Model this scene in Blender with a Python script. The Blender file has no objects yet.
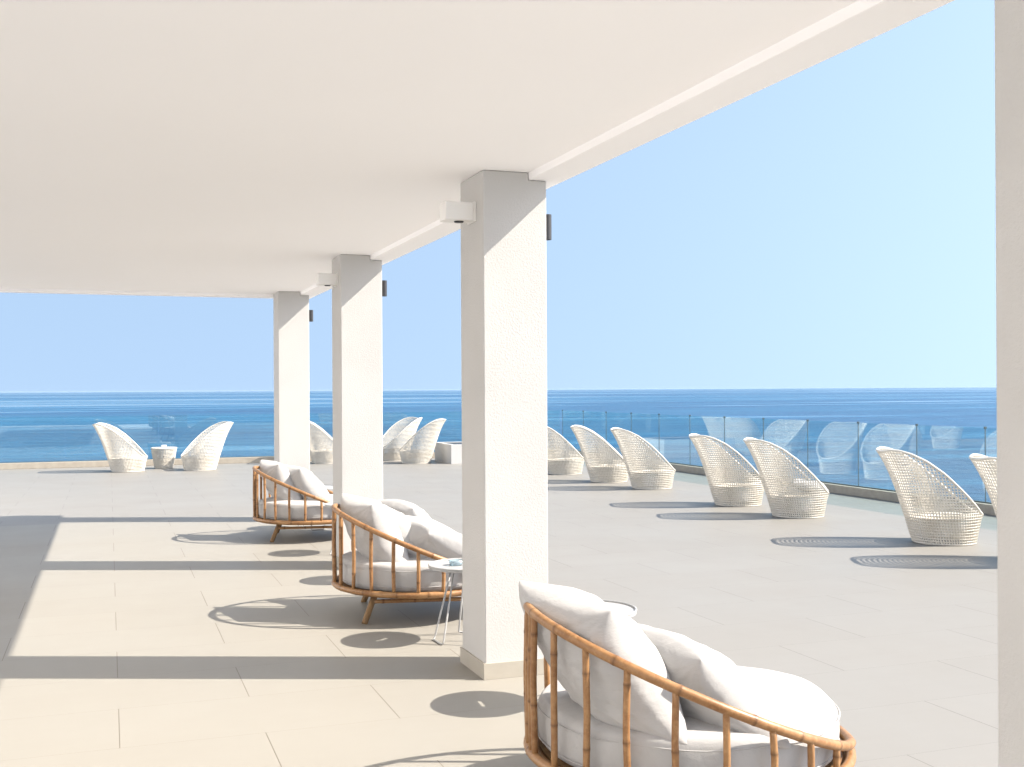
import bpy, bmesh, math, random
from mathutils import Vector, Matrix, noise

random.seed(7)
SC = bpy.context.scene
COL = SC.collection
PI = math.pi
R = math.radians

# ------------------------------------------------------------------ camera, sky, sun, exposure
F = 1120.0                       # focal length in pixels of the 1024 px wide frame
TH = math.atan(403.0 / F)        # the camera looks this far to the right of the colonnade
CT, ST = math.cos(TH), math.sin(TH)
EYE = 1.70
cam_d = bpy.data.cameras.new('camera')
cam = bpy.data.objects.new('camera', cam_d)
COL.objects.link(cam)
cam.location = (0, 0, EYE)
cam.rotation_mode = 'QUATERNION'
cam.rotation_quaternion = (Matrix.Rotation(-TH, 4, 'Z') @ Matrix.Rotation(R(90), 4, 'X') @ Matrix.Rotation(R(-0.30), 4, 'Z')).to_quaternion()
cam_d.sensor_width = 36.0
cam_d.lens = F / 1024.0 * 36.0
cam_d.shift_y = 6.0 / 1024.0
cam_d.clip_start = 0.05
cam_d.clip_end = 120000.0
SC.camera = cam

SUN_EL = R(40.8)
SUN_AZ = Vector((math.cos(TH + R(1.6)), -math.sin(TH + R(1.6)), 0.0))  # horizontal direction towards the sun
sun_vec = SUN_AZ * math.cos(SUN_EL) + Vector((0, 0, math.sin(SUN_EL)))
world = bpy.data.worlds.new('World')
SC.world = world
world.use_nodes = True
wn, wl = world.node_tree.nodes, world.node_tree.links
wn.clear()
w_out = wn.new('ShaderNodeOutputWorld')
w_bg = wn.new('ShaderNodeBackground')
sky = wn.new('ShaderNodeTexSky')
sky.sky_type = 'NISHITA'
sky.sun_disc = False
sky.sun_elevation = SUN_EL
sky.sun_rotation = math.atan2(SUN_AZ.x, SUN_AZ.y)
sky.altitude = 0.0
sky.air_density = 1.1
sky.dust_density = 1.2
sky.ozone_density = 1.5
w_bg.inputs['Strength'].default_value = 0.15
# look the sky up a little above the true direction, so the dusty yellow band stays below the sea's edge
w_co = wn.new('ShaderNodeTexCoord')
w_mp = wn.new('ShaderNodeMapping')
w_mp.inputs['Scale'].default_value = (1.0, 1.0, 0.30)
w_mp.inputs['Location'].default_value = (0.0, 0.0, 0.45)
w_nm = wn.new('ShaderNodeVectorMath')
w_nm.operation = 'NORMALIZE'
wl.new(w_co.outputs['Generated'], w_mp.inputs['Vector'])
wl.new(w_mp.outputs['Vector'], w_nm.inputs[0])
wl.new(w_nm.outputs['Vector'], sky.inputs['Vector'])
w_hs = wn.new('ShaderNodeHueSaturation')
w_hs.inputs['Saturation'].default_value = 0.80
w_hs.inputs['Value'].default_value = 0.34
w_hs.inputs['Hue'].default_value = 0.490
wl.new(sky.outputs['Color'], w_hs.inputs['Color'])
wl.new(w_hs.outputs['Color'], w_bg.inputs['Color'])
wl.new(w_bg.outputs['Background'], w_out.inputs['Surface'])

sun_d = bpy.data.lights.new('sun', 'SUN')
sun = bpy.data.objects.new('sun', sun_d)
COL.objects.link(sun)
sun_d.energy = 2.0
sun_d.angle = R(0.5)
sun_d.color = (1.0, 0.92, 0.81)
sun.location = (40, -15, 40)
sun.rotation_mode = 'QUATERNION'
sun.rotation_quaternion = sun_vec.to_track_quat('Z', 'Y')

SC.view_settings.view_transform = 'Standard'
SC.view_settings.look = 'None'
SC.view_settings.gamma = 1.0
SC.view_settings.use_curve_mapping = False
SC.view_settings.exposure = 2.48
SC.render.engine = 'CYCLES'
SC.cycles.max_bounces = 14
SC.cycles.diffuse_bounces = 8
SC.cycles.glossy_bounces = 5
SC.cycles.transparent_max_bounces = 24
SC.cycles.use_denoising = True


# ------------------------------------------------------------------ helpers
def cw(X, d, z=0.0):
    """metres right of / in front of the photographer -> world"""
    return Vector((X * CT + d * ST, -X * ST + d * CT, z))


def on_floor(px, py):
    """where the floor shows at a picture point"""
    py, px = py + (px - 512) * 0.00524, px - (py - 390) * 0.00524
    d = F * EYE / (py - 390.0)
    return cw((px - 512.0) / F * d, d, 0.0)


def tag(o, label=None, cat=None, group=None, kind=None):
    if label: o['label'] = label
    if cat: o['category'] = cat
    if group: o['group'] = group
    if kind: o['kind'] = kind
    return o


def empty(name, loc=(0, 0, 0), rz=0.0):
    o = bpy.data.objects.new(name, None)
    COL.objects.link(o)
    o.location = loc
    o.rotation_euler = (0, 0, rz)
    o.empty_display_size = 0.1
    return o


def copy_tree(o, parent=None):
    c = o.copy()
    COL.objects.link(c)
    if parent is not None:
        c.parent = parent
    for ch in list(o.children):
        copy_tree(ch, c)
    return c


class MB:
    """collects shapes, then links them as one mesh object"""
    def __init__(self):
        self.v, self.f, self.a = [], [], []

    def add(self, vs, fs, att=None):
        n = len(self.v)
        self.v += [tuple(p) for p in vs]
        self.f += [tuple(i + n for i in f) for f in fs]
        self.a += list(att) if att else [0.0] * len(vs)

    def box(self, x0, y0, z0, x1, y1, z1):
        vs = [(x, y, z) for z in (z0, z1) for y in (y0, y1) for x in (x0, x1)]
        fs = [(0, 2, 3, 1), (4, 5, 7, 6), (0, 1, 5, 4), (1, 3, 7, 5), (3, 2, 6, 7), (2, 0, 4, 6)]
        self.add(vs, fs)

    def tube(self, pts, rad, seg=10, closed=False, att=None):
        pts = [Vector(p) for p in pts]
        n = len(pts)
        rr = rad if isinstance(rad, (list, tuple)) else [rad] * n
        aa = att or [0.0] * n
        vs, fs, at = [], [], []
        ref = None
        for i, p in enumerate(pts):
            if closed:
                t = pts[(i + 1) % n] - pts[i - 1]
            else:
                t = pts[min(i + 1, n - 1)] - pts[max(i - 1, 0)]
            t.normalize()
            if ref is None:
                ref = Vector((0, 0, 1)) if abs(t.z) < 0.9 else Vector((1, 0, 0))
            a = (ref - t * ref.dot(t)).normalized()
            b = t.cross(a)
            ref = a
            for k in range(seg):
                q = 2 * PI * k / seg
                vs.append(p + (a * math.cos(q) + b * math.sin(q)) * rr[i])
                at.append(aa[i])
        last = n if closed else n - 1
        for i in range(last):
            j = (i + 1) % n
            for k in range(seg):
                l = (k + 1) % seg
                fs.append((i * seg + k, i * seg + l, j * seg + l, j * seg + k))
        if not closed:
            fs.append(tuple(reversed(range(seg))))
            fs.append(tuple(range((n - 1) * seg, n * seg)))
        self.add(vs, fs, at)

    def lathe(self, prof, seg=40):
        """prof: list of (r, z); r=0 closes"""
        vs, fs = [], []
        rows = []
        for r, z in prof:
            if r < 1e-6:
                rows.append([len(vs)])
                vs.append((0, 0, z))
            else:
                rows.append(list(range(len(vs), len(vs) + seg)))
                vs += [(r * math.cos(2 * PI * k / seg), r * math.sin(2 * PI * k / seg), z) for k in range(seg)]
        for a, b in zip(rows[:-1], rows[1:]):
            for k in range(seg):
                l = (k + 1) % seg
                if len(a) == 1 and len(b) == 1:
                    continue
                if len(a) == 1:
                    fs.append((a[0], b[l], b[k]))
                elif len(b) == 1:
                    fs.append((a[k], a[l], b[0]))
                else:
                    fs.append((a[k], a[l], b[l], b[k]))
        self.add(vs, fs)

    def build(self, name, mat, parent=None, smooth=False, bevel=0.0, loc=(0, 0, 0)):
        me = bpy.data.meshes.new(name)
        me.from_pydata(self.v, [], self.f)
        if any(self.a):
            la = me.attributes.new('joint', 'FLOAT', 'POINT')
            la.data.foreach_set('value', self.a)
        me.update()
        bm = bmesh.new()
        bm.from_mesh(me)
        bmesh.ops.recalc_face_normals(bm, faces=bm.faces)
        bm.to_mesh(me)
        bm.free()
        if smooth:
            me.polygons.foreach_set('use_smooth', [True] * len(me.polygons))
        if mat:
            me.materials.append(mat)
        o = bpy.data.objects.new(name, me)
        COL.objects.link(o)
        o.location = loc
        if parent is not None:
            o.parent = parent
        if bevel:
            m = o.modifiers.new('edge', 'BEVEL')
            m.width = bevel
            m.segments = 2
            m.limit_method = 'ANGLE'
        return o


# ------------------------------------------------------------------ materials
def new_mat(name, base=(0.8, 0.8, 0.8), rough=0.6, spec=0.5, metal=0.0):
    m = bpy.data.materials.new(name)
    m.use_nodes = True
    b = m.node_tree.nodes['Principled BSDF']
    b.inputs['Base Color'].default_value = (*base, 1)
    b.inputs['Roughness'].default_value = rough
    b.inputs['Specular IOR Level'].default_value = spec
    b.inputs['Metallic'].default_value = metal
    return m, m.node_tree.nodes, m.node_tree.links, b


def mix_col(N, L, fac, a, b, kind='MIX'):
    x = N.new('ShaderNodeMix')
    x.data_type = 'RGBA'
    x.blend_type = kind
    for sock, val in ((x.inputs[0], fac), (x.inputs[6], a), (x.inputs[7], b)):
        if hasattr(val, 'links'):
            L.new(val, sock)
        elif isinstance(val, (int, float)):
            sock.default_value = val
        else:
            sock.default_value = (*val, 1)
    return x.outputs[2]


def noise_tex(N, L, co, scale, detail=4.0, rough=0.5):
    t = N.new('ShaderNodeTexNoise')
    t.inputs['Scale'].default_value = scale
    t.inputs['Detail'].default_value = detail
    t.inputs['Roughness'].default_value = rough
    if co is not None:
        L.new(co, t.inputs['Vector'])
    return t.outputs['Fac']


def maprange(N, L, src, a, b, c=0.0, d=1.0):
    r = N.new('ShaderNodeMapRange')
    r.inputs['From Min'].default_value = a
    r.inputs['From Max'].default_value = b
    r.inputs['To Min'].default_value = c
    r.inputs['To Max'].default_value = d
    L.new(src, r.inputs['Value'])
    return r.outputs['Result']


def bump(N, L, b, height, strength, dist):
    n = N.new('ShaderNodeBump')
    n.inputs['Strength'].default_value = strength
    n.inputs['Distance'].default_value = dist
    L.new(height, n.inputs['Height'])
    L.new(n.outputs['Normal'], b.inputs['Normal'])


def objco(N):
    return N.new('ShaderNodeTexCoord').outputs['Object']


def geopos(N):
    return N.new('ShaderNodeNewGeometry').outputs['Position']


def make_materials():
    M = {}
    # rough white stucco of the pillars
    m, N, L, b = new_mat('white_stucco', (0.84, 0.83, 0.81), 0.85, 0.2)
    co = geopos(N)
    n1 = noise_tex(N, L, co, 85, 5, 0.68)
    n2 = noise_tex(N, L, co, 2.2, 3)
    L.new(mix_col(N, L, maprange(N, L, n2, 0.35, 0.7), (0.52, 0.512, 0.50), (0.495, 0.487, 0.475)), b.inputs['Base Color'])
    bump(N, L, b, n1, 0.45, 0.006)
    M['stucco'] = m
    # smooth painted ceiling
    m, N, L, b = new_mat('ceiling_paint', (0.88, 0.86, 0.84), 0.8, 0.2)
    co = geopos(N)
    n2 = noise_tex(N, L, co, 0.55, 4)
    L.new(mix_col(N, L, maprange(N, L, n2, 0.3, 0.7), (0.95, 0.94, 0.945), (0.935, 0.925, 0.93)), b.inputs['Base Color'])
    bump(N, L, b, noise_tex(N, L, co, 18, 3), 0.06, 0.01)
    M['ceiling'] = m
    m, N, L, b = new_mat('bounce_paint', (0.86, 0.83, 0.78), 0.85, 0.2)  # bright paint for the added wall that throws sunlight back
    n2 = noise_tex(N, L, geopos(N), 0.8, 4)
    L.new(mix_col(N, L, maprange(N, L, n2, 0.3, 0.7), (0.88, 0.87, 0.87), (0.85, 0.84, 0.84)), b.inputs['Base Color'])
    M['bounce_white'] = m
    # skirting tiles and kerb stone
    m, N, L, b = new_mat('cream_tile', (0.66, 0.60, 0.51), 0.5, 0.4)
    n = noise_tex(N, L, geopos(N), 6, 5)
    L.new(mix_col(N, L, maprange(N, L, n, 0.3, 0.7), (0.40, 0.37, 0.32), (0.37, 0.34, 0.29)), b.inputs['Base Color'])
    M['cream'] = m
    m, N, L, b = new_mat('kerb_stone', (0.5, 0.45, 0.38), 0.7, 0.3)
    n = noise_tex(N, L, geopos(N), 9, 6)
    L.new(mix_col(N, L, maprange(N, L, n, 0.3, 0.7), (0.40, 0.36, 0.30), (0.34, 0.30, 0.25)), b.inputs['Base Color'])
    M['kerb'] = m
    # floor tiles 1.37 x 0.70 m in running bond: cream under the roof, grey in the open, added white where unseen
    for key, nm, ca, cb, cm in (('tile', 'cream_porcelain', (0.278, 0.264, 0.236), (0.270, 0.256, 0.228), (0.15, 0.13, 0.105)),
                                ('tile_bounce', 'bounce_paving', (0.82, 0.81, 0.80), (0.80, 0.79, 0.78), (0.4, 0.38, 0.35)),  # whitened paving for unseen floor, to bounce light onto the ceiling
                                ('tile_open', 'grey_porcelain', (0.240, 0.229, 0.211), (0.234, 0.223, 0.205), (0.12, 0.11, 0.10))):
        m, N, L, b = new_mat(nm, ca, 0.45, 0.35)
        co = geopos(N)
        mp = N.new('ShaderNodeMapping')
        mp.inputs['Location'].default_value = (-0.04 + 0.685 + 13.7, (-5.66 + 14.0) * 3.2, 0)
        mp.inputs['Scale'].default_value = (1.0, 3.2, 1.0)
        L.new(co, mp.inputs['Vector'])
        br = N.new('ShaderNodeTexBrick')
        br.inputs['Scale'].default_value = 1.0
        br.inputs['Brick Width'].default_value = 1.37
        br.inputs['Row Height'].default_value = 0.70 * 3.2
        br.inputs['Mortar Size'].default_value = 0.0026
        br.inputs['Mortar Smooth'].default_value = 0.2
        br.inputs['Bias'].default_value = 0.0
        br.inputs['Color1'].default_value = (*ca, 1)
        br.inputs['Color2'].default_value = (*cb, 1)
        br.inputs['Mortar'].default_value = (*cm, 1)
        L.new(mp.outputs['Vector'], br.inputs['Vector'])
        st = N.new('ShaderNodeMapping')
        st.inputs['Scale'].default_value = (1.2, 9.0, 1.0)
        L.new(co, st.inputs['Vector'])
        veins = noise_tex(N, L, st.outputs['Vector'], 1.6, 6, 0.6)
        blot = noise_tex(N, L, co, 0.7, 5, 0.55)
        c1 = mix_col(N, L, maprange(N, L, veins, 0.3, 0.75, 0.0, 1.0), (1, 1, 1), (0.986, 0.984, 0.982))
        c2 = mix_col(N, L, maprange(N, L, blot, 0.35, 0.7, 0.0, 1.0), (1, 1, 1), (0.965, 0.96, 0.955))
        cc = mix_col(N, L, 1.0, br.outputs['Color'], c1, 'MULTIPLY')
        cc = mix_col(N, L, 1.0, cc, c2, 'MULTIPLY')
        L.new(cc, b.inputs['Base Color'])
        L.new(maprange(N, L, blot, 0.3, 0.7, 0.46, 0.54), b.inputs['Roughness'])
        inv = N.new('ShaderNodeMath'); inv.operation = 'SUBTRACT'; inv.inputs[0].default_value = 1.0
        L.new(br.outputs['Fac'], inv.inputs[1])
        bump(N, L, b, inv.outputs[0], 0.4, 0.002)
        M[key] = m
    # sea
    m, N, L, b = new_mat('sea_water', (0.02, 0.15, 0.33), 0.22, 0.5)
    b.inputs['IOR'].default_value = 1.33
    co = geopos(N)
    lane = N.new('ShaderNodeMapping')            # wind lanes and currents lie across the view of the terrace
    lane.inputs['Rotation'].default_value = (0, 0, TH + 0.06)
    lane.inputs['Scale'].default_value = (0.16, 1.0, 1.0)
    L.new(co, lane.inputs['Vector'])
    big = noise_tex(N, L, lane.outputs['Vector'], 0.0016, 6, 0.62)
    mid = noise_tex(N, L, lane.outputs['Vector'], 0.011, 5, 0.62)
    c = mix_col(N, L, maprange(N, L, big, 0.40, 0.60), (0.004, 0.058, 0.15), (0.013, 0.120, 0.235))
    c = mix_col(N, L, maprange(N, L, mid, 0.50, 0.70), c, (0.022, 0.145, 0.28))
    fine = noise_tex(N, L, lane.outputs['Vector'], 0.07, 6, 0.7)
    c = mix_col(N, L, maprange(N, L, fine, 0.52, 0.66, 0.0, 0.6), c, (0.028, 0.165, 0.30))
    c = mix_col(N, L, maprange(N, L, fine, 0.48, 0.36, 0.0, 0.6), c, (0.003, 0.042, 0.12))
    slick = N.new('ShaderNodeMath'); slick.operation = 'MAXIMUM'
    L.new(maprange(N, L, big, 0.52, 0.60), slick.inputs[0])
    L.new(maprange(N, L, mid, 0.57, 0.66, 0.0, 0.8), slick.inputs[1])
    c = mix_col(N, L, maprange(N, L, slick.outputs[0], 0, 1, 0, 0.6), c, (0.06, 0.185, 0.30))
    L.new(c, b.inputs['Base Color'])
    L.new(maprange(N, L, slick.outputs[0], 0, 1, 0.32, 0.08), b.inputs['Roughness'])
    h1 = noise_tex(N, L, co, 0.35, 5, 0.65)
    h2 = noise_tex(N, L, co, 0.05, 3, 0.5)
    ad = N.new('ShaderNodeMath'); ad.operation = 'MULTIPLY_ADD'; ad.inputs[1].default_value = 3.0
    L.new(h2, ad.inputs[0]); L.new(h1, ad.inputs[2])
    bump(N, L, b, ad.outputs[0], 0.9, 1.2)
    L.new(maprange(N, L, slick.outputs[0], 0, 1, 0.95, 0.12), b.inputs['Normal'].links[0].from_node.inputs['Strength'])
    M['sea'] = m
    # clear greenish glass: a see-through pane with a Fresnel reflection
    m, N, L, b = new_mat('balustrade_glass', (0.8, 0.9, 0.92), 0.0)
    out = N['Material Output']
    N.remove(b)
    tr = N.new('ShaderNodeBsdfTransparent'); tr.inputs['Color'].default_value = (0.88, 0.962, 0.960, 1)
    gl = N.new('ShaderNodeBsdfGlossy'); gl.inputs['Roughness'].default_value = 0.0
    gl.inputs['Color'].default_value = (0.9, 0.98, 1, 1)
    fr = N.new('ShaderNodeFresnel'); 
    bf = N.new('ShaderNodeNewGeometry')
    L.new(maprange(N, L, bf.outputs['Backfacing'], 0, 1, 1.75, 1 / 1.75), fr.inputs['IOR'])
    ms = N.new('ShaderNodeMixShader')
    L.new(fr.outputs[0], ms.inputs[0]); L.new(tr.outputs[0], ms.inputs[1]); L.new(gl.outputs[0], ms.inputs[2])
    L.new(ms.outputs[0], out.inputs['Surface'])
    M['glass'] = m
    # bamboo
    m, N, L, b = new_mat('bamboo', (0.5, 0.25, 0.09), 0.42, 0.45)
    co = objco(N)
    n1 = noise_tex(N, L, co, 6.5, 6, 0.68)
    n2 = noise_tex(N, L, co, 55, 3, 0.5)
    at = N.new('ShaderNodeAttribute'); at.attribute_name = 'joint'
    c = mix_col(N, L, maprange(N, L, n1, 0.3, 0.7), (0.36, 0.20, 0.088), (0.195, 0.085, 0.028))
    c = mix_col(N, L, maprange(N, L, n2, 0.45, 0.75, 0, 0.45), c, (0.42, 0.255, 0.12))
    c = mix_col(N, L, at.outputs['Fac'], c, (0.09, 0.036, 0.013))
    L.new(c, b.inputs['Base Color'])
    bump(N, L, b, n2, 0.15, 0.003)
    M['bamboo'] = m
    m, N, L, b = new_mat('old_teak', (0.3, 0.19, 0.09), 0.6, 0.3)
    mp = N.new('ShaderNodeMapping'); mp.inputs['Scale'].default_value = (30, 30, 3)
    L.new(objco(N), mp.inputs['Vector'])
    n1 = noise_tex(N, L, mp.outputs['Vector'], 1.2, 5, 0.6)
    L.new(mix_col(N, L, maprange(N, L, n1, 0.3, 0.7), (0.26, 0.16, 0.075), (0.15, 0.085, 0.038)), b.inputs['Base Color'])
    M['teak'] = m
    # fabrics
    for key, nm, ca, cb in (('canvas', 'white_canvas', (0.41, 0.404, 0.400), (0.39, 0.384, 0.380)),
                            ('pillow', 'white_cotton', (0.42, 0.414, 0.410), (0.40, 0.394, 0.390))):
        m, N, L, b = new_mat(nm, ca, 0.9, 0.15)
        co = objco(N)
        n1 = noise_tex(N, L, co, 3.5, 4)
        L.new(mix_col(N, L, maprange(N, L, n1, 0.35, 0.7), ca, cb), b.inputs['Base Color'])
        mp = N.new('ShaderNodeMapping'); mp.inputs['Scale'].default_value = (1.0, 2.2, 1.0)
        L.new(co, mp.inputs['Vector'])
        n2 = noise_tex(N, L, mp.outputs['Vector'], 7.0, 5, 0.55)
        bump(N, L, b, n2, 0.32, 0.03)
        b.inputs['Sheen Weight'].default_value = 0.15
        M[key] = m
    m, N, L, b = new_mat('white_wicker', (0.78, 0.75, 0.69), 0.55, 0.35)
    n1 = noise_tex(N, L, objco(N), 5, 4)
    L.new(mix_col(N, L, maprange(N, L, n1, 0.35, 0.7), (0.70, 0.665, 0.60), (0.63, 0.59, 0.52)), b.inputs['Base Color'])
    M['wicker'] = m
    m, N, L, b = new_mat('white_metal', (0.36, 0.36, 0.357), 0.35, 0.5)
    n1 = noise_tex(N, L, objco(N), 12, 3)
    L.new(maprange(N, L, n1, 0.3, 0.7, 0.3, 0.42), b.inputs['Roughness'])
    M['wmetal'] = m
    m, N, L, b = new_mat('black_metal', (0.03, 0.03, 0.034), 0.45, 0.5)
    n1 = noise_tex(N, L, objco(N), 20, 3)
    L.new(maprange(N, L, n1, 0.3, 0.7, 0.38, 0.55), b.inputs['Roughness'])
    M['black'] = m
    m, N, L, b = new_mat('dark_steel', (0.10, 0.13, 0.14), 0.4, 0.5, 0.4)
    n1 = noise_tex(N, L, objco(N), 20, 3)
    L.new(maprange(N, L, n1, 0.3, 0.7, 0.35, 0.5), b.inputs['Roughness'])
    M['steel'] = m
    m, N, L, b = new_mat('white_plastic', (0.8, 0.79, 0.77), 0.4, 0.4)
    n1 = noise_tex(N, L, objco(N), 14, 3)
    L.new(maprange(N, L, n1, 0.3, 0.7, 0.35, 0.48), b.inputs['Roughness'])
    M['plastic'] = m
    m, N, L, b = new_mat('cup_glass', (0.55, 0.68, 0.75), 0.08, 0.6)
    b.inputs['Transmission Weight'].default_value = 0.6
    M['cup'] = m
    return M


M = make_materials()

# ------------------------------------------------------------------ setting: sea, terrace floor
sea = MB()
S = 60000.0
sea.add([(-S, -S, 0), (S, -S, 0), (S, S, 0), (-S, S, 0)], [(0, 1, 2, 3)])
tag(sea.build('sea', M['sea'], loc=(0, 0, -17.0)), kind='structure')

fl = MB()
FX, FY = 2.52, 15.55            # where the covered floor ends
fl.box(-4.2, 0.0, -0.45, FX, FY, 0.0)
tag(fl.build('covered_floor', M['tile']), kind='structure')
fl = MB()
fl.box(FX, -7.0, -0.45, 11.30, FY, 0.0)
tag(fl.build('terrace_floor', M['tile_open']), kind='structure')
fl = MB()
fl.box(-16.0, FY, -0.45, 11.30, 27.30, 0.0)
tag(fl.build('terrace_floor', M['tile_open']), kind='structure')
fl = MB()
fl.box(-16.0, 0.0, -0.45, -4.2, FY, 0.0)
fl.box(-16.0, -7.0, -0.45, FX, 0.0, 0.0)
tag(fl.build('terrace_floor', M['tile_bounce']), kind='structure')  # out-of-view floor, made white to send light under the roof

# ------------------------------------------------------------------ roof with its edge beams
CX0, CX1 = 2.068, 2.468
CEIL = EYE + 1.291
SOFF = EYE + 1.247
RX_IN, RX_OUT = 2.357, 2.575
RY_END = 15.34
roof = empty('roof', (0.0, 4.0, CEIL))
tag(roof, 'flat white roof slab covering the terrace, resting on the square pillars', 'roof')
def rel(mb, o):
    mb.v = [(x - o.location.x, y - o.location.y, z - o.location.z) for x, y, z in mb.v]
    return mb
c = MB(); c.box(-2.6, -7.0, CEIL, RX_IN, RY_END - 0.2, CEIL + 0.42)
rel(c, roof).build('ceiling', M['ceiling'], roof)
c = MB(); c.box(RX_IN, -7.0, SOFF, RX_OUT, RY_END, CEIL + 0.45)
rel(c, roof).build('edge_beam', M['ceiling'], roof, bevel=0.004)
c = MB(); c.box(-2.6, RY_END - 0.2, SOFF, RX_IN - 0.003, RY_END, CEIL + 0.45)
rel(c, roof).build('edge_beam', M['ceiling'], roof, bevel=0.004)

# ------------------------------------------------------------------ unseen white front, added to bounce sunlight under the roof
WX = -5.6
reflector = empty('bounce_wall', (WX, 3.0, 0))
tag(reflector, 'unseen white wall with tall glass doors, added landward of the terrace to bounce sunlight', 'added wall')
doors = [-5.0, 0.6, 6.2, 11.8]
mb = MB()
edges = [-6.9] + [v for d in doors for v in (d, d + 1.7)] + [21.0]
for a, b_ in zip(edges[0::2], edges[1::2]):
    mb.box(WX - 0.35, a, 0.002, WX, b_, 2.4)
mb.box(WX - 0.35, -6.9, 2.4, WX, 21.0, 6.4)
rel(mb, reflector).build('wall', M['bounce_white'], reflector)
for d in doors:
    mb = MB()
    for a, b_ in ((0, 0.07), (0.815, 0.885), (1.63, 1.7)):
        mb.box(WX - 0.22, d + a, 0.004, WX - 0.14, d + b_, 2.398)
    mb.box(WX - 0.219, d + 0.07, 2.33, WX - 0.141, d + 1.63, 2.397)
    dr = rel(mb, reflector).build('glass_door', M['wmetal'], reflector)
    mb = MB(); mb.box(WX - 0.185, d + 0.07, 0.02, WX - 0.175, d + 0.815, 2.33)
    mb.box(WX - 0.185, d + 0.885, 0.02, WX - 0.175, d + 1.63, 2.33)
    rel(mb, reflector).build('pane', M['black'], dr)

# ------------------------------------------------------------------ pillars
COLS = [(1.757, 0.45), (6.233, 0.45), (10.52, 0.45), (14.68, 0.45), (-2.60, 0.45)]
PIL_LAB = ['shaded white pillar cut off by the right border of the picture',
           'tallest looking square white stucco pillar, standing in the middle of the picture',
           'white pillar rising behind the middle bamboo daybed',
           'slim looking white pillar behind the farthest bamboo daybed, at the roof corner',
           'white pillar under the roof edge behind the photographer']
for i, (y0, t) in enumerate(COLS):
    p = empty('pillar', ((CX0 + CX1) / 2, y0 + t / 2, 0))
    tag(p, PIL_LAB[i], 'pillar', 'row of white pillars under the roof edge')
    w = (CX1 - CX0) / 2
    mb = MB(); mb.box(-w, -t / 2, 0.0, w, t / 2, CEIL - 0.002)
    # the pillar's head is notched round the edge beam
    mb = MB()
    xb = RX_IN - 0.003 - (CX0 + CX1) / 2
    mb.box(-w, -t / 2, 0.0, w, t / 2, SOFF - 0.002)
    mb.box(-w, -t / 2, SOFF - 0.002, xb, t / 2, CEIL - 0.002)
    sh = MB()
    prof = [(-w, 0), (w, 0), (w, SOFF - 0.002), (xb, SOFF - 0.002), (xb, CEIL - 0.002), (-w, CEIL - 0.002)]
    vs = [(x, -t / 2, z) for x, z in prof] + [(x, t / 2, z) for x, z in prof]
    n = len(prof)
    fs = [tuple(range(n)), tuple(reversed(range(n, 2 * n)))] + [(k, (k + 1) % n, (k + 1) % n + n, k + n) for k in range(n)]
    sh.add(vs, fs)
    sh.build('shaft', M['stucco'], p, bevel=0.006)
    sk = MB()
    o, h = 0.012, 0.095
    sk.box(-w - o, -t / 2 - o, 0.001, w + o, -t / 2 + 0.002, h)
    sk.box(-w - o, t / 2 - 0.002, 0.001, w + o, t / 2 + o, h)
    sk.box(-w - o, -t / 2 + 0.002, 0.001, -w + 0.002, t / 2 - 0.002, h)
    sk.box(w - 0.002, -t / 2 + 0.002, 0.001, w + o, t / 2 - 0.002, h)
    sk.build('skirting', M['cream'], p)

# black up-down lamps on the sea side of the pillars and white boxes on the other side
def make_wall_lamp():
    r = empty('wall_lamp')
    b = MB(); b.box(0.0, -0.025, -0.04, 0.012, 0.025, 0.04)
    b.build('bracket', M['black'], r)
    h = MB()
    h.lathe([(0.0, -0.071), (0.023, -0.071), (0.023, -0.076), (0.028, -0.076), (0.028, 0.076), (0.023, 0.076), (0.023, 0.071), (0.0, 0.071)], 24)
    h.v = [(x + 0.042, y, z) for x, y, z in h.v]
    h.build('housing', M['black'], r)
    return r

def make_wall_box():
    r = empty('wall_fixture')  # plain white box fitting, use not known
    b = MB(); b.box(-0.19, -0.065, -0.055, -0.012, 0.065, 0.055)
    b.build('housing', M['plastic'], r, bevel=0.008)
    b = MB(); b.box(-0.012, -0.07, -0.06, 0.0, 0.07, 0.06)
    b.build('mounting_plate', M['plastic'], r, bevel=0.002)
    b = MB(); b.lathe([(0.0, -0.063), (0.026, -0.063), (0.030, -0.0555), (0.0, -0.0555)], 20)
    b.v = [(x - 0.09, y - 0.01, z) for x, y, z in b.v]
    b.build('lens', M['black'], r)
    return r

lamp = make_wall_lamp()
boxp = make_wall_box()
names = {1: 'the near middle pillar', 2: 'the pillar behind the middle daybed', 3: 'the far corner pillar'}
for k, i in enumerate((1, 2, 3)):
    y0, t = COLS[i]
    o = lamp if k == 0 else copy_tree(lamp)
    o.location = (CX1, y0 + 0.10, EYE + 0.985)
    tag(o, 'small black wall lamp high on the sea side of ' + names[i], 'wall lamp', 'black wall lamps on the pillars')
for k, i in enumerate((1, 2)):
    y0, t = COLS[i]
    o = boxp if k == 0 else copy_tree(boxp)
    o.location = (CX0, y0 + 0.20, EYE + 1.065)
    tag(o, 'white box fitting on the shaded side of ' + names[i], 'wall fitting', 'white box fittings on the pillars')

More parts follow.
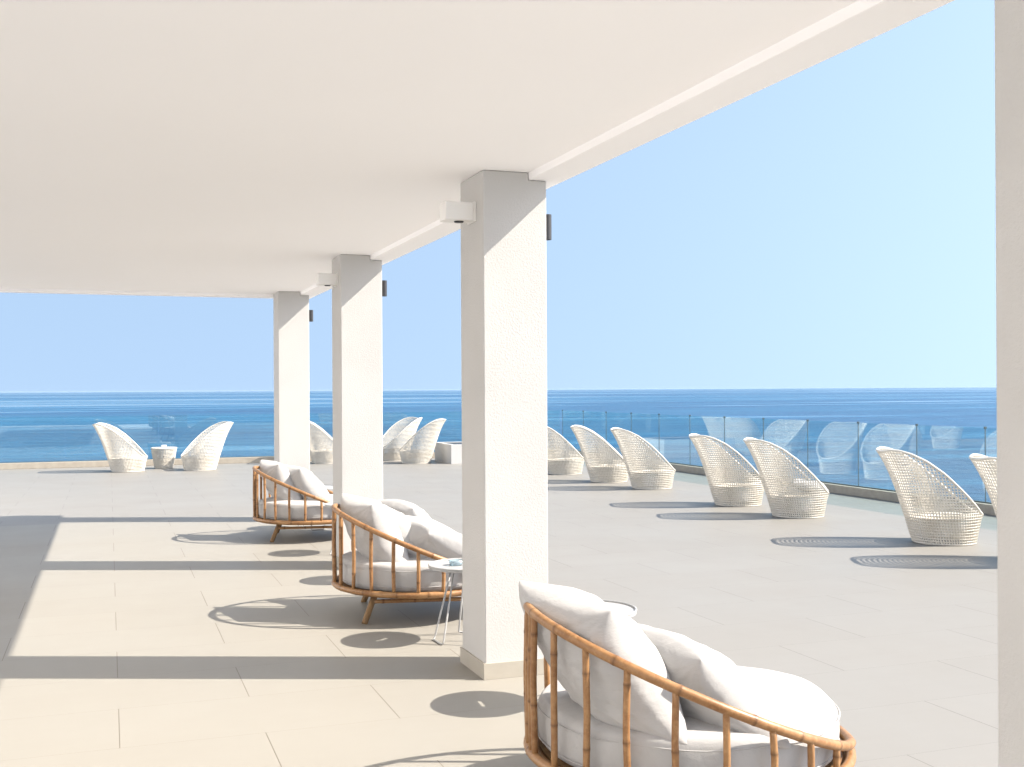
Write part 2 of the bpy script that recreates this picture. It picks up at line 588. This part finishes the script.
# ------------------------------------------------------------------ glass balustrades
GX = 11.0
GY = 26.96
KH = 0.135
bal = empty('glass_balustrade', (GX + 0.15, 12.0, 0))
tag(bal, 'long glass balustrade with thin dark posts on the right, behind the row of white chairs', 'balustrade')
k = MB(); k.box(GX, -6.9, 0.0, GX + 0.26, GY, KH)
rel(k, bal).build('kerb', M['kerb'], bal, bevel=0.006)
ys = [12.05 + 1.36 * i for i in range(-13, 12)]
for i, y in enumerate(ys):
    p = MB(); p.box(GX + 0.108, y - 0.0045, KH, GX + 0.120, y + 0.0045, 1.160)
    p.box(GX + 0.100, y - 0.014, 1.135, GX + 0.128, y + 0.014, 1.166)
    rel(p, bal).build('post', M['steel'], bal)
    if i + 1 < len(ys):
        g = MB(); g.box(GX + 0.108, y + 0.014, KH + 0.012, GX + 0.120, ys[i + 1] - 0.014, 1.150)
        rel(g, bal).build('glass_panel', M['glass'], bal)
ch = MB(); ch.box(GX + 0.095, -5.7, KH, GX + 0.133, GY + 0.1, KH + 0.018)
rel(ch, bal).build('base_channel', M['steel'], bal)

bal2 = empty('glass_balustrade', (-2.0, GY + 0.15, 0))
tag(bal2, 'frameless glass balustrade along the far end of the terrace, behind the seats', 'balustrade')
k = MB(); k.box(-15.9, GY + 0.002, 0.0, GX + 0.258, GY + 0.26, KH - 0.003)
rel(k, bal2).build('kerb', M['kerb'], bal2, bevel=0.006)
x = GX + 0.06
while x > -14.5:
    g = MB(); g.box(x - 1.988, GY + 0.110, KH + 0.004, x, GY + 0.122, 1.150)
    rel(g, bal2).build('glass_panel', M['glass'], bal2)
    x -= 2.0
ch = MB(); ch.box(-15.0, GY + 0.098, KH - 0.003, GX + 0.09, GY + 0.135, KH + 0.010)
rel(ch, bal2).build('base_channel', M['steel'], bal2)

# ------------------------------------------------------------------ white planter near the far end
q = cw((451 - 512) / F * 25.7, 25.7)
pl = empty('planter', (q.x, q.y, 0))
tag(pl, 'low white masonry planter with dark top, just left of the near middle pillar', 'planter')
mb = MB()
W, D, H = 2.0, 1.4, 0.44
for a in ((0, 0, W, 0.09), (0, D - 0.09, W, D), (0, 0.09, 0.09, D - 0.09), (W - 0.09, 0.09, W, D - 0.09)):
    mb.box(a[0], a[1], 0, a[2], a[3], H)
mb.build('wall', M['stucco'], pl)
mb = MB(); mb.box(0.092, 0.092, 0.02, W - 0.092, D - 0.092, H - 0.015)
mb.build('soil', M['black'], pl)

# ------------------------------------------------------------------ bamboo daybeds
RB = 0.652
def rail_z(phi):
    """phi = 0 at the open front, pi at the back"""
    t = (1 - math.cos(phi)) / 2
    return 0.266 + 0.545 * t

def bamboo(mb, pts, r, closed=False, gap=0.22, seed=0, seg=10):
    """a cane with swollen darker joints"""
    rng = random.Random(seed)
    pts = [Vector(p) for p in pts]
    if closed:
        pts = pts + [pts[0]]
    s = [0.0]
    for a, b in zip(pts[:-1], pts[1:]):
        s.append(s[-1] + (b - a).length)
    tot = s[-1]
    nodes, x = [], rng.uniform(0.3, 0.9) * gap
    while x < tot - 0.03:
        nodes.append(x); x += gap * rng.uniform(0.8, 1.2)
    samples = set([0.0, tot])
    step = 0.05
    k = 1
    while k * step < tot:
        samples.add(k * step); k += 1
    for nn in nodes:
        for dx in (-0.016, -0.006, 0.0, 0.006, 0.016):
            samples.add(min(max(nn + dx, 0), tot))
    samples = sorted(samples)
    P, RR, AA = [], [], []
    for x in samples:
        i = 0
        while i < len(s) - 2 and s[i + 1] < x:
            i += 1
        f = (x - s[i]) / max(s[i + 1] - s[i], 1e-9)
        P.append(pts[i].lerp(pts[i + 1], f))
        dn = min([abs(x - nn) for nn in nodes] or [1])
        RR.append(r * (1.09 if dn < 0.002 else 1.05 if dn < 0.008 else 1.0))
        AA.append(0.75 if dn < 0.002 else 0.35 if dn < 0.008 else 0.0)
    if closed:
        P.pop(); RR.pop(); AA.pop()
    mb.tube(P, RR, seg, closed, AA)

def disc_cushion(mb, r, z0, z1, seg=72):
    e = 0.045
    prof = [(0, z0), (r - e, z0)]
    for k in range(1, 6):
        a = -PI / 2 + k * PI / 12
        prof.append((r - e + e * math.cos(a), z0 + e + e * math.sin(a)))
    zm = (z0 + z1) / 2
    prof += [(r + 0.004, zm - 0.04), (r + 0.006, zm), (r + 0.004, zm + 0.04)]
    for k in range(0, 6):
        a = k * PI / 12
        prof.append((r - e + e * math.cos(a), z1 - e + e * math.sin(a)))
    prof += [(r - e - 0.03, z1 + 0.005), (r * 0.75, z1 + 0.018), (r * 0.5, z1 + 0.027), (r * 0.25, z1 + 0.031), (0, z1 + 0.032)]
    mb.lathe(prof, seg)
    out = []
    for x, y, z in mb.v:
        w = noise.noise(Vector((x * 3.1, y * 3.1, z * 5))) * 0.012 + noise.noise(Vector((x * 9, y * 9, z * 9))) * 0.004
        rr = math.hypot(x, y) or 1
        out.append((x + x / rr * w, y + y / rr * w, z + (w * 0.6 if z > z0 + 0.05 else 0)))
    mb.v = out

def make_daybed():
    r = empty('daybed')
    NR = 96
    def ring(rad, zf, n=NR):
        return [(rad * math.cos(2 * PI * k / n), rad * math.sin(2 * PI * k / n), zf(2 * PI * k / n)) for k in range(n)]
    mb = MB(); bamboo(mb, ring(RB, rail_z), 0.0195, True, 0.26, 1, 12)
    mb.build('top_rail', M['bamboo'], r, True)
    mb = MB(); bamboo(mb, ring(RB, lambda p: 0.238), 0.021, True, 0.26, 2, 12)
    bamboo(mb, ring(RB - 0.034, lambda p: 0.221), 0.016, True, 0.26, 3, 10)
    mb.build('base_ring', M['bamboo'], r, True)
    mb = MB()
    mb.lathe([(0, 0.205), (RB - 0.05, 0.205), (RB - 0.05, 0.240), (0, 0.240)], 64)
    mb.build('base_deck', M['teak'], r)
    angs = [R(17.2 * k) for k in range(2, 20)]
    angs = [PI + (k - 9.5) * R(15.6) for k in range(-1, 21)] + [PI - R(4), PI + R(4)]
    for k, a in enumerate(sorted(angs)):
        zt = rail_z(a)
        if zt < 0.32:
            continue
        c_, s_ = math.cos(a) * RB, math.sin(a) * RB
        mb = MB()
        j = random.uniform(-0.006, 0.006)
        bamboo(mb, [(c_, s_, 0.24), (c_ + j, s_ - j, (0.24 + zt) / 2), (c_, s_, zt)], 0.0135, False, 0.24, 10 + k, 10)
        mb.build('post', M['bamboo'], r, True)
    for sx, sy in ((1, 1), (1, -1), (-1, 1), (-1, -1)):
        mb = MB()
        bamboo(mb, [(sx * 0.34, sy * 0.34, 0.225), (sx * 0.43, sy * 0.43, 0.0)], 0.023, False, 0.11, 40 + sx + 3 * sy, 10)
        mb.build('leg', M['teak'], r, True)
    for sy in (1, -1):
        mb = MB()
        bamboo(mb, [(-0.372, sy * 0.372, 0.15), (0.372, sy * 0.372, 0.15)], 0.015, False, 0.24, 50 + sy, 10)
        mb.build('stretcher', M['bamboo'], r, True)
    mb = MB()
    disc_cushion(mb, RB - 0.045, 0.244, 0.440)
    cu = mb.build('seat_cushion', M['canvas'], r, True)
    mb = MB()
    for z in (0.284, 0.400):
        mb.tube([((RB - 0.0405) * math.cos(2 * PI * k / 72), (RB - 0.0405) * math.sin(2 * PI * k / 72), z + 0.003 * math.sin(k * 0.7)) for k in range(72)], 0.0028, 6, True)
    mb.build('piping', M['canvas'], cu, True)
    return r

def make_pillow(name, c, wa, ha, w, h, t, seed):
    """c centre, wa along the width, ha along the height (down), all world"""
    wa = Vector(wa).normalized()
    ha = Vector(ha)
    ha.normalize()
    sh = ha.dot(wa)                      # soft pillows sag out of square
    ha = (ha - wa * sh).normalized()
    cs = math.sqrt(1 - sh * sh)
    na = wa.cross(ha)
    n = 44
    mb = MB()
    off = Vector((seed * 3.7, seed * 1.3, seed * 2.1))
    def pt(u, v, side):
        e = max(0.0, (1 - u * u)) * max(0.0, (1 - v * v))
        T = 0.5 * t * (e ** 0.42)
        x = u * w / 2 * (1 - 0.09 * (1 - v * v) * abs(u) ** 3)
        y = v * h / 2 * (1 - 0.09 * (1 - u * u) * abs(v) ** 3)
        q = Vector((u * 1.3, v * 1.3, side * 2.0)) + off
        wr = noise.noise(q) * 0.15 + noise.noise(q * 2.4) * 0.085 + abs(noise.noise(q * 4.3 + Vector((0, v * 3, 0)))) * 0.07
        # folds running in from the corners
        for cu, cv in ((1, 1), (1, -1), (-1, 1), (-1, -1)):
            du, dv = u - cu, v - cv
            rr = math.hypot(du, dv)
            if rr < 1.1:
                a = math.atan2(dv, du)
                wr += 0.085 * math.sin(a * 17 + seed + cu * 2 + cv) * max(0, 1 - rr / 1.1) * min(1, rr * 4)
        T *= 1 + wr
        sag = 0.10 * t * math.sin(v * 1.5) * (1 - u * u)
        bend = 0.03 * noise.noise(Vector((u, v, seed * 1.7)))
        y += sag * 0.3
        return Vector((x + y * sh, y * cs, side * T + bend))
    idx = {}
    vs, fs = [], []
    for side in (1, -1):
        for i in range(n + 1):
            for j in range(n + 1):
                edge = i in (0, n) or j in (0, n)
                key = (i, j, 0 if edge else side)
                if key not in idx:
                    idx[key] = len(vs)
                    # samples crowd towards the seams
                    u = math.sin((i / n - 0.5) * PI); v = math.sin((j / n - 0.5) * PI)
                    u = 0.6 * u + 0.4 * (2 * i / n - 1); v = 0.6 * v + 0.4 * (2 * j / n - 1)
                    vs.append(pt(u, v, side))
        g = lambda i, j: idx[(i, j, 0 if (i in (0, n) or j in (0, n)) else side)]
        for i in range(n):
            for j in range(n):
                f = (g(i, j), g(i + 1, j), g(i + 1, j + 1), g(i, j + 1))
                fs.append(f if side > 0 else tuple(reversed(f)))
    mb.add(vs, fs)
    o = mb.build(name, M['pillow'], None, True)
    mat = Matrix((wa, ha, na)).transposed().to_4x4()
    o.rotation_euler = mat.to_euler()
    o.location = c
    md = o.modifiers.new('soft', 'SUBSURF'); md.levels = 1; md.render_levels = 1
    return o

BED_LAB = ['nearest and largest looking round bamboo daybed, in the bottom right foreground',
           'middle one of three round bamboo daybeds, partly behind the near middle pillar',
           'farthest and smallest looking round bamboo daybed, in front of the far pillars']
BED_C = [(0.712, 4.63), (-0.717, 8.63), (-2.34, 13.05)]
bed0 = make_daybed()
BED_ROT = -TH + R(8)
for i, (X, d) in enumerate(BED_C):
    o = bed0 if i == 0 else copy_tree(bed0)
    o.location = cw(X, d)
    o.rotation_euler = (0, 0, BED_ROT)
    tag(o, BED_LAB[i], 'daybed', 'round bamboo daybeds along the pillars')

# pillows: X right of and d in front of the bed's centre, as seen by the photographer
def cdir(X, d, z):
    v = cw(X, d, 0); v.z = z
    return v
PIL = [
    # bed, dX, dd, z, width dir (X,d,z), height dir (X,d,z), w, h, t, label
    (0, -0.38, -0.24, 0.655, (0.34, -0.62, -0.03), (0.25, -0.13, -0.43), 0.66, 0.55, 0.31, 'big upright white pillow leaning on the high back rail of the nearest daybed'),
    (0, -0.02, -0.28, 0.56, (0.26, -0.45, -0.02), (0.26, -0.05, -0.28), 0.62, 0.45, 0.27, 'lower slumped white pillow in the middle of the nearest daybed'),
    (1, -0.33, -0.18, 0.635, (0.34, -0.62, -0.03), (0.25, -0.10, -0.43), 0.66, 0.57, 0.32, 'big upright white pillow against the back of the middle daybed, at left'),
    (1, -0.19, -0.12, 0.63, (0.36, -0.50, -0.02), (0.34, -0.08, -0.32), 0.58, 0.52, 0.27, 'white pillow leaning on the big upright one in the middle daybed'),
    (1, -0.06, 0.26, 0.61, (0.40, -0.45, -0.03), (0.34, 0.02, -0.36), 0.52, 0.50, 0.25, 'white pillow on the far side of the middle daybed'),
    (1, 0.14, -0.26, 0.565, (0.42, -0.45, -0.06), (0.46, -0.02, -0.22), 0.64, 0.56, 0.26, 'flat slumped white pillow nearest the table beside the middle daybed'),
    (2, -0.34, -0.10, 0.63, (0.34, -0.60, -0.02), (0.25, -0.10, -0.42), 0.66, 0.58, 0.32, 'left of two white pillows in the farthest daybed'),
    (2, -0.06, -0.16, 0.61, (0.38, -0.55, -0.02), (0.36, -0.08, -0.36), 0.66, 0.58, 0.30, 'right of two white pillows in the farthest daybed'),
]
for i, (b, dX, dd, z, wv, hv, w, h, t, lab) in enumerate(PIL):
    X, d = BED_C[b]
    o = make_pillow('pillow', cw(X + dX, d + dd, z), cdir(*wv), cdir(*hv), w, h, t, i + 1)
    tag(o, lab, 'pillow', 'white pillows on the daybeds')

# ------------------------------------------------------------------ white wire side tables
def make_side_table():
    r = empty('side_table')
    TR, z = 0.258, 0.51
    mb = MB()
    n = 64
    # a thin round top with a hand slot through it
    outer, inner = [], []
    for k in range(n):
        a = 2 * PI * k / n
        outer.append((TR * math.cos(a), TR * math.sin(a)))
        inner.append((max(-0.055, min(0.055, 0.09 * math.cos(a))), max(-0.017, min(0.017, 0.09 * math.sin(a)))))
    vs, fs = [], []
    for zz in (z - 0.014, z):
        vs += [(x, y, zz) for x, y in outer] + [(x, y, zz) for x, y in inner]
    for k in range(n):
        l = (k + 1) % n
        fs.append((k, l, n + l, n + k))
        fs.append((2 * n + k, 3 * n + k, 3 * n + l, 2 * n + l))
        fs.append((k, 2 * n + k, 2 * n + l, l))
        fs.append((n + k, n + l, 3 * n + l, 3 * n + k))
    mb.add(vs, fs)
    mb.build('table_top', M['wmetal'], r)
    rm = MB()
    rm.tube([((TR - 0.003) * math.cos(2 * PI * k / 72), (TR - 0.003) * math.sin(2 * PI * k / 72), z + 0.004) for k in range(72)], 0.006, 8, True)
    rm.build('rim', M['wmetal'], r, True)
    for k in range(3):
        a = 2 * PI * k / 3 + 0.5
        def at(rr, da, zz):
            return (rr * math.cos(a + da), rr * math.sin(a + da), zz)
        lg = MB()
        lg.tube([at(0.10, -0.25, z - 0.016), at(0.215, -0.42, 0.03), at(0.222, -0.42, 0.012), at(0.225, -0.36, 0.007), at(0.225, 0.36, 0.007), at(0.222, 0.42, 0.012),
                 at(0.215, 0.42, 0.03), at(0.10, 0.25, z - 0.016)], 0.0065, 8)
        lg.build('leg', M['wmetal'], r, True)
    br = MB()
    br.tube([(0.105 * math.cos(2 * PI * k / 36), 0.105 * math.sin(2 * PI * k / 36), z - 0.02) for k in range(36)], 0.006, 6, True)
    br.build('support_ring', M['wmetal'], r, True)
    return r

tab0 = make_side_table()
TAB = [((2.28, 7.27), 'white wire legged side table half hidden by the left edge of the near middle pillar'),
       ((2.43, 5.55), 'round white side table behind the pillows of the nearest daybed'),
       ((2.40, 9.78), 'round white side table peeping out behind the pillows of the middle daybed'),
       ((2.36, 11.58), 'white side table whose thin legs show left of the middle daybed'),
       ((2.40, 13.85), 'white side table hidden behind the farthest daybed, only its shadow showing')]
for i, ((x, y), lab) in enumerate(TAB):
    o = tab0 if i == 0 else copy_tree(tab0)
    o.location = (x, y, 0)
    o.rotation_euler = (0, 0, 0.6 + 0.9 * i)
    tag(o, lab, 'side table', 'white wire side tables beside the daybeds')
mb = MB(); mb.lathe([(0, 0), (0.042, 0), (0.05, 0.035), (0.046, 0.035), (0.039, 0.006), (0, 0.006)], 32)
p = cw((455 - 512) / F * 7.60, 7.60)
tag(mb.build('ashtray', M['cup'], None, True, loc=(p.x, p.y, 0.5102)), 'small pale glass ashtray on the side table left of the near middle pillar', 'ashtray')

# ------------------------------------------------------------------ white woven shell chairs
ZR = [(0, 0.29), (0.06, 0.34), (0.13, 0.42), (0.26, 0.565), (0.456, 0.765), (0.62, 0.895), (0.76, 0.972), (0.86, 1.005), (0.93, 1.012), (1.0, 0.99)]
def shell_rim(phi):
    t = (1 - math.cos(phi)) / 2
    for (a, za), (b, zb) in zip(ZR[:-1], ZR[1:]):
        if t <= b + 1e-9:
            f = (t - a) / (b - a)
            return za + (zb - za) * f
    return ZR[-1][1]
def shell_pt(phi, z):
    zr = shell_rim(phi)
    v = min(z / zr, 1.0)
    g = 0.80 * v + 0.20 * v ** 5
    c_, s_ = math.cos(phi), math.sin(phi)
    bx, by = 0.325 * c_, 0.325 * s_
    rx, ry = -0.152 + 0.542 * c_, 0.435 * math.copysign(abs(s_) ** (0.84 + 0.12 * c_), s_)
    return Vector((bx + (rx - bx) * g, by + (ry - by) * g, z))

def lattice(mb, ptf, rimf, nphi, dz):
    idx, vs, fs = {}, [], []
    def vert(i, k):
        ph = 2 * PI * i / nphi
        zr = rimf(ph)
        z = min(k * dz, zr)
        if zr - z < 0.35 * dz:
            z = zr
        key = (i % nphi, round(z, 4))
        if key not in idx:
            idx[key] = len(vs)
            tw = 0.0
            p = Vector(ptf(ph + tw, z))
            if 0 < k and z < zr:
                p += noise.noise_vector(p * 31) * 0.004
            vs.append(p)
        return idx[key]
    kmax = int(max(rimf(2 * PI * i / nphi) for i in range(nphi)) / dz) + 2
    for i in range(nphi):
        for k in range(kmax):
            q = [vert(i, k), vert(i + 1, k), vert(i + 1, k + 1), vert(i, k + 1)]
            u = []
            for a in q:
                if a not in u:
                    u.append(a)
            if len(u) >= 3:
                fs.append(tuple(u))
    mb.add(vs, fs)

def wire(o, th):
    m = o.modifiers.new('weave', 'WIREFRAME')
    m.thickness = th
    m.use_replace = True
    m.use_even_offset = False
    m.use_boundary = True

def make_chair():
    r = empty('woven_chair')
    mb = MB(); lattice(mb, shell_pt, shell_rim, 76, 0.0305)
    s = mb.build('shell', M['wicker'], r)
    s.location.z = 0.012
    wire(s, 0.0202)
    rim = MB()
    rim.tube([shell_pt(2 * PI * k / 96, shell_rim(2 * PI * k / 96)) + Vector((0, 0, 0.012)) for k in range(96)], 0.0125, 8, True)
    rim.build('rim', M['wicker'], r, True)
    bs = MB(); bs.tube([(0.325 * math.cos(2 * PI * k / 64), 0.325 * math.sin(2 * PI * k / 64), 0.014) for k in range(64)], 0.010, 8, True)
    bs.build('base_ring', M['wicker'], r, True)
    st = MB()
    pr = []
    vs, fs = [], []
    n = 64
    rows = 8
    for q in range(rows + 1):
        f = q / rows
        for k in range(n):
            a = 2 * PI * k / n
            p = shell_pt(a, min(0.30, shell_rim(a))) * 1.0
            c0 = Vector((-0.02, 0, 0.315))
            e = c0.lerp(Vector((p.x * 0.97, p.y * 0.97, 0.285)), max(f, 0.05))
            vs.append(e)
    for q in range(rows):
        for k in range(n):
            l = (k + 1) % n
            fs.append((q * n + k, q * n + l, (q + 1) * n + l, (q + 1) * n + k))
    st.add(vs, fs)
    so = st.build('seat', M['wicker'], r)
    wire(so, 0.020)
    return r

CH = [
    # px, py of the nearest base point, facing (0 = to the right across the picture), label
    (565, 475.6, 2, 'white woven chair half hidden by the right edge of the near middle pillar'),
    (609, 483.7, -3, 'second white woven chair to the right of the near middle pillar'),
    (652, 490.5, 1, 'third white woven chair to the right of the near middle pillar, overlapping its left neighbour'),
    (738, 507.6, 3, 'left one of the pair of white woven chairs in the middle of the right-hand row'),
    (798, 519.4, -2, 'white woven chair holding a cushion, right one of the middle pair on the right'),
    (944, 546.7, -6, 'large looking white woven chair standing alone left of the shaded right border pillar'),
    (1048, 567.5, -6, 'white woven chair mostly hidden by the shaded pillar on the right border'),
    (128, 473.0, 12, 'white woven chair left of the small wicker table, its tall back on the left'),
    (200, 471.5, 204, 'white woven chair right of the small wicker table, its tall back on the right'),
    (327, 464.5, 9, 'white woven chair in the gap between the two far pillars'),
    (352, 461.0, 200, 'white woven chair almost wholly hidden behind the pillar of the middle daybed'),
    (394, 461.5, 209, 'white woven chair showing its open inside, right of the pillar of the middle daybed'),
    (416, 464.5, 182, 'white woven chair in profile beside the low white planter'),
]
ch0 = make_chair()
for i, (px, py, face, lab) in enumerate(CH):
    o = ch0 if i == 0 else copy_tree(ch0)
    p = on_floor(px, py)
    p = p + cw((px - 512) / F, 1.0).normalized() * 0.335
    o.location = (p.x, p.y, 0)
    o.rotation_euler = (0, 0, -TH + R(face))
    tag(o, lab, 'chair', 'white woven shell chairs')
    if i == 4:
        pc = p + Vector((math.cos(-TH), math.sin(-TH), 0)) * 0.14
        tag(make_pillow('pillow', Vector((pc.x, pc.y, 0.40)), cdir(0.5, 0.1, -0.1), cdir(0.05, 0.5, 0.0), 0.52, 0.46, 0.15, 21),
            'white cushion lying in the seat of a woven chair on the right', 'cushion')

# small round wicker table between the two left chairs, and a bowl on it
def make_wicker_table():
    r = empty('wicker_table')
    mb = MB()
    rim = lambda ph: 0.43
    def ptf(ph, z):
        f = z / 0.43
        rad = 0.19 + 0.075 * f
        return Vector((rad * math.cos(ph), rad * math.sin(ph), z))
    lattice(mb, ptf, rim, 48, 0.0287)
    s = mb.build('body', M['wicker'], r); s.location.z = 0.01
    wire(s, 0.018)
    t = MB(); t.lathe([(0, 0.432), (0.27, 0.432), (0.28, 0.440), (0.28, 0.456), (0.272, 0.464), (0, 0.464)], 48)
    t.build('table_top', M['wicker'], r)
    return r
wt = make_wicker_table()
p = on_floor(164, 469.5) + cw((164 - 512) / F, 1.0).normalized() * 0.19
wt.location = (p.x, p.y, 0)
tag(wt, 'small tapered white wicker table between the two white woven chairs on the left', 'table')
mb = MB(); mb.lathe([(0, 0), (0.05, 0), (0.062, 0.05), (0.057, 0.05), (0.045, 0.008), (0, 0.008)], 32)
tag(mb.build('bowl', M['plastic'], None, True, loc=(p.x, p.y, 0.4645)), 'small white bowl on the wicker table between the two left chairs', 'bowl')

# ------------------------------------------------------------------ sea haze
hz = MB()
hz.box(-S - 500, -S - 500, -18.5, S + 500, S + 500, 9.0)
hm = bpy.data.materials.new('sea_haze')
hm.use_nodes = True
hm.node_tree.nodes.remove(hm.node_tree.nodes['Principled BSDF'])
pv = hm.node_tree.nodes.new('ShaderNodeVolumePrincipled')
pv.inputs['Color'].default_value = (0.55, 0.72, 0.92, 1)
pv.inputs['Density'].default_value = 1.3e-5
pv.inputs['Anisotropy'].default_value = 0.0
hm.node_tree.links.new(pv.outputs['Volume'], hm.node_tree.nodes['Material Output'].inputs['Volume'])
tag(hz.build('haze', hm), kind='stuff')
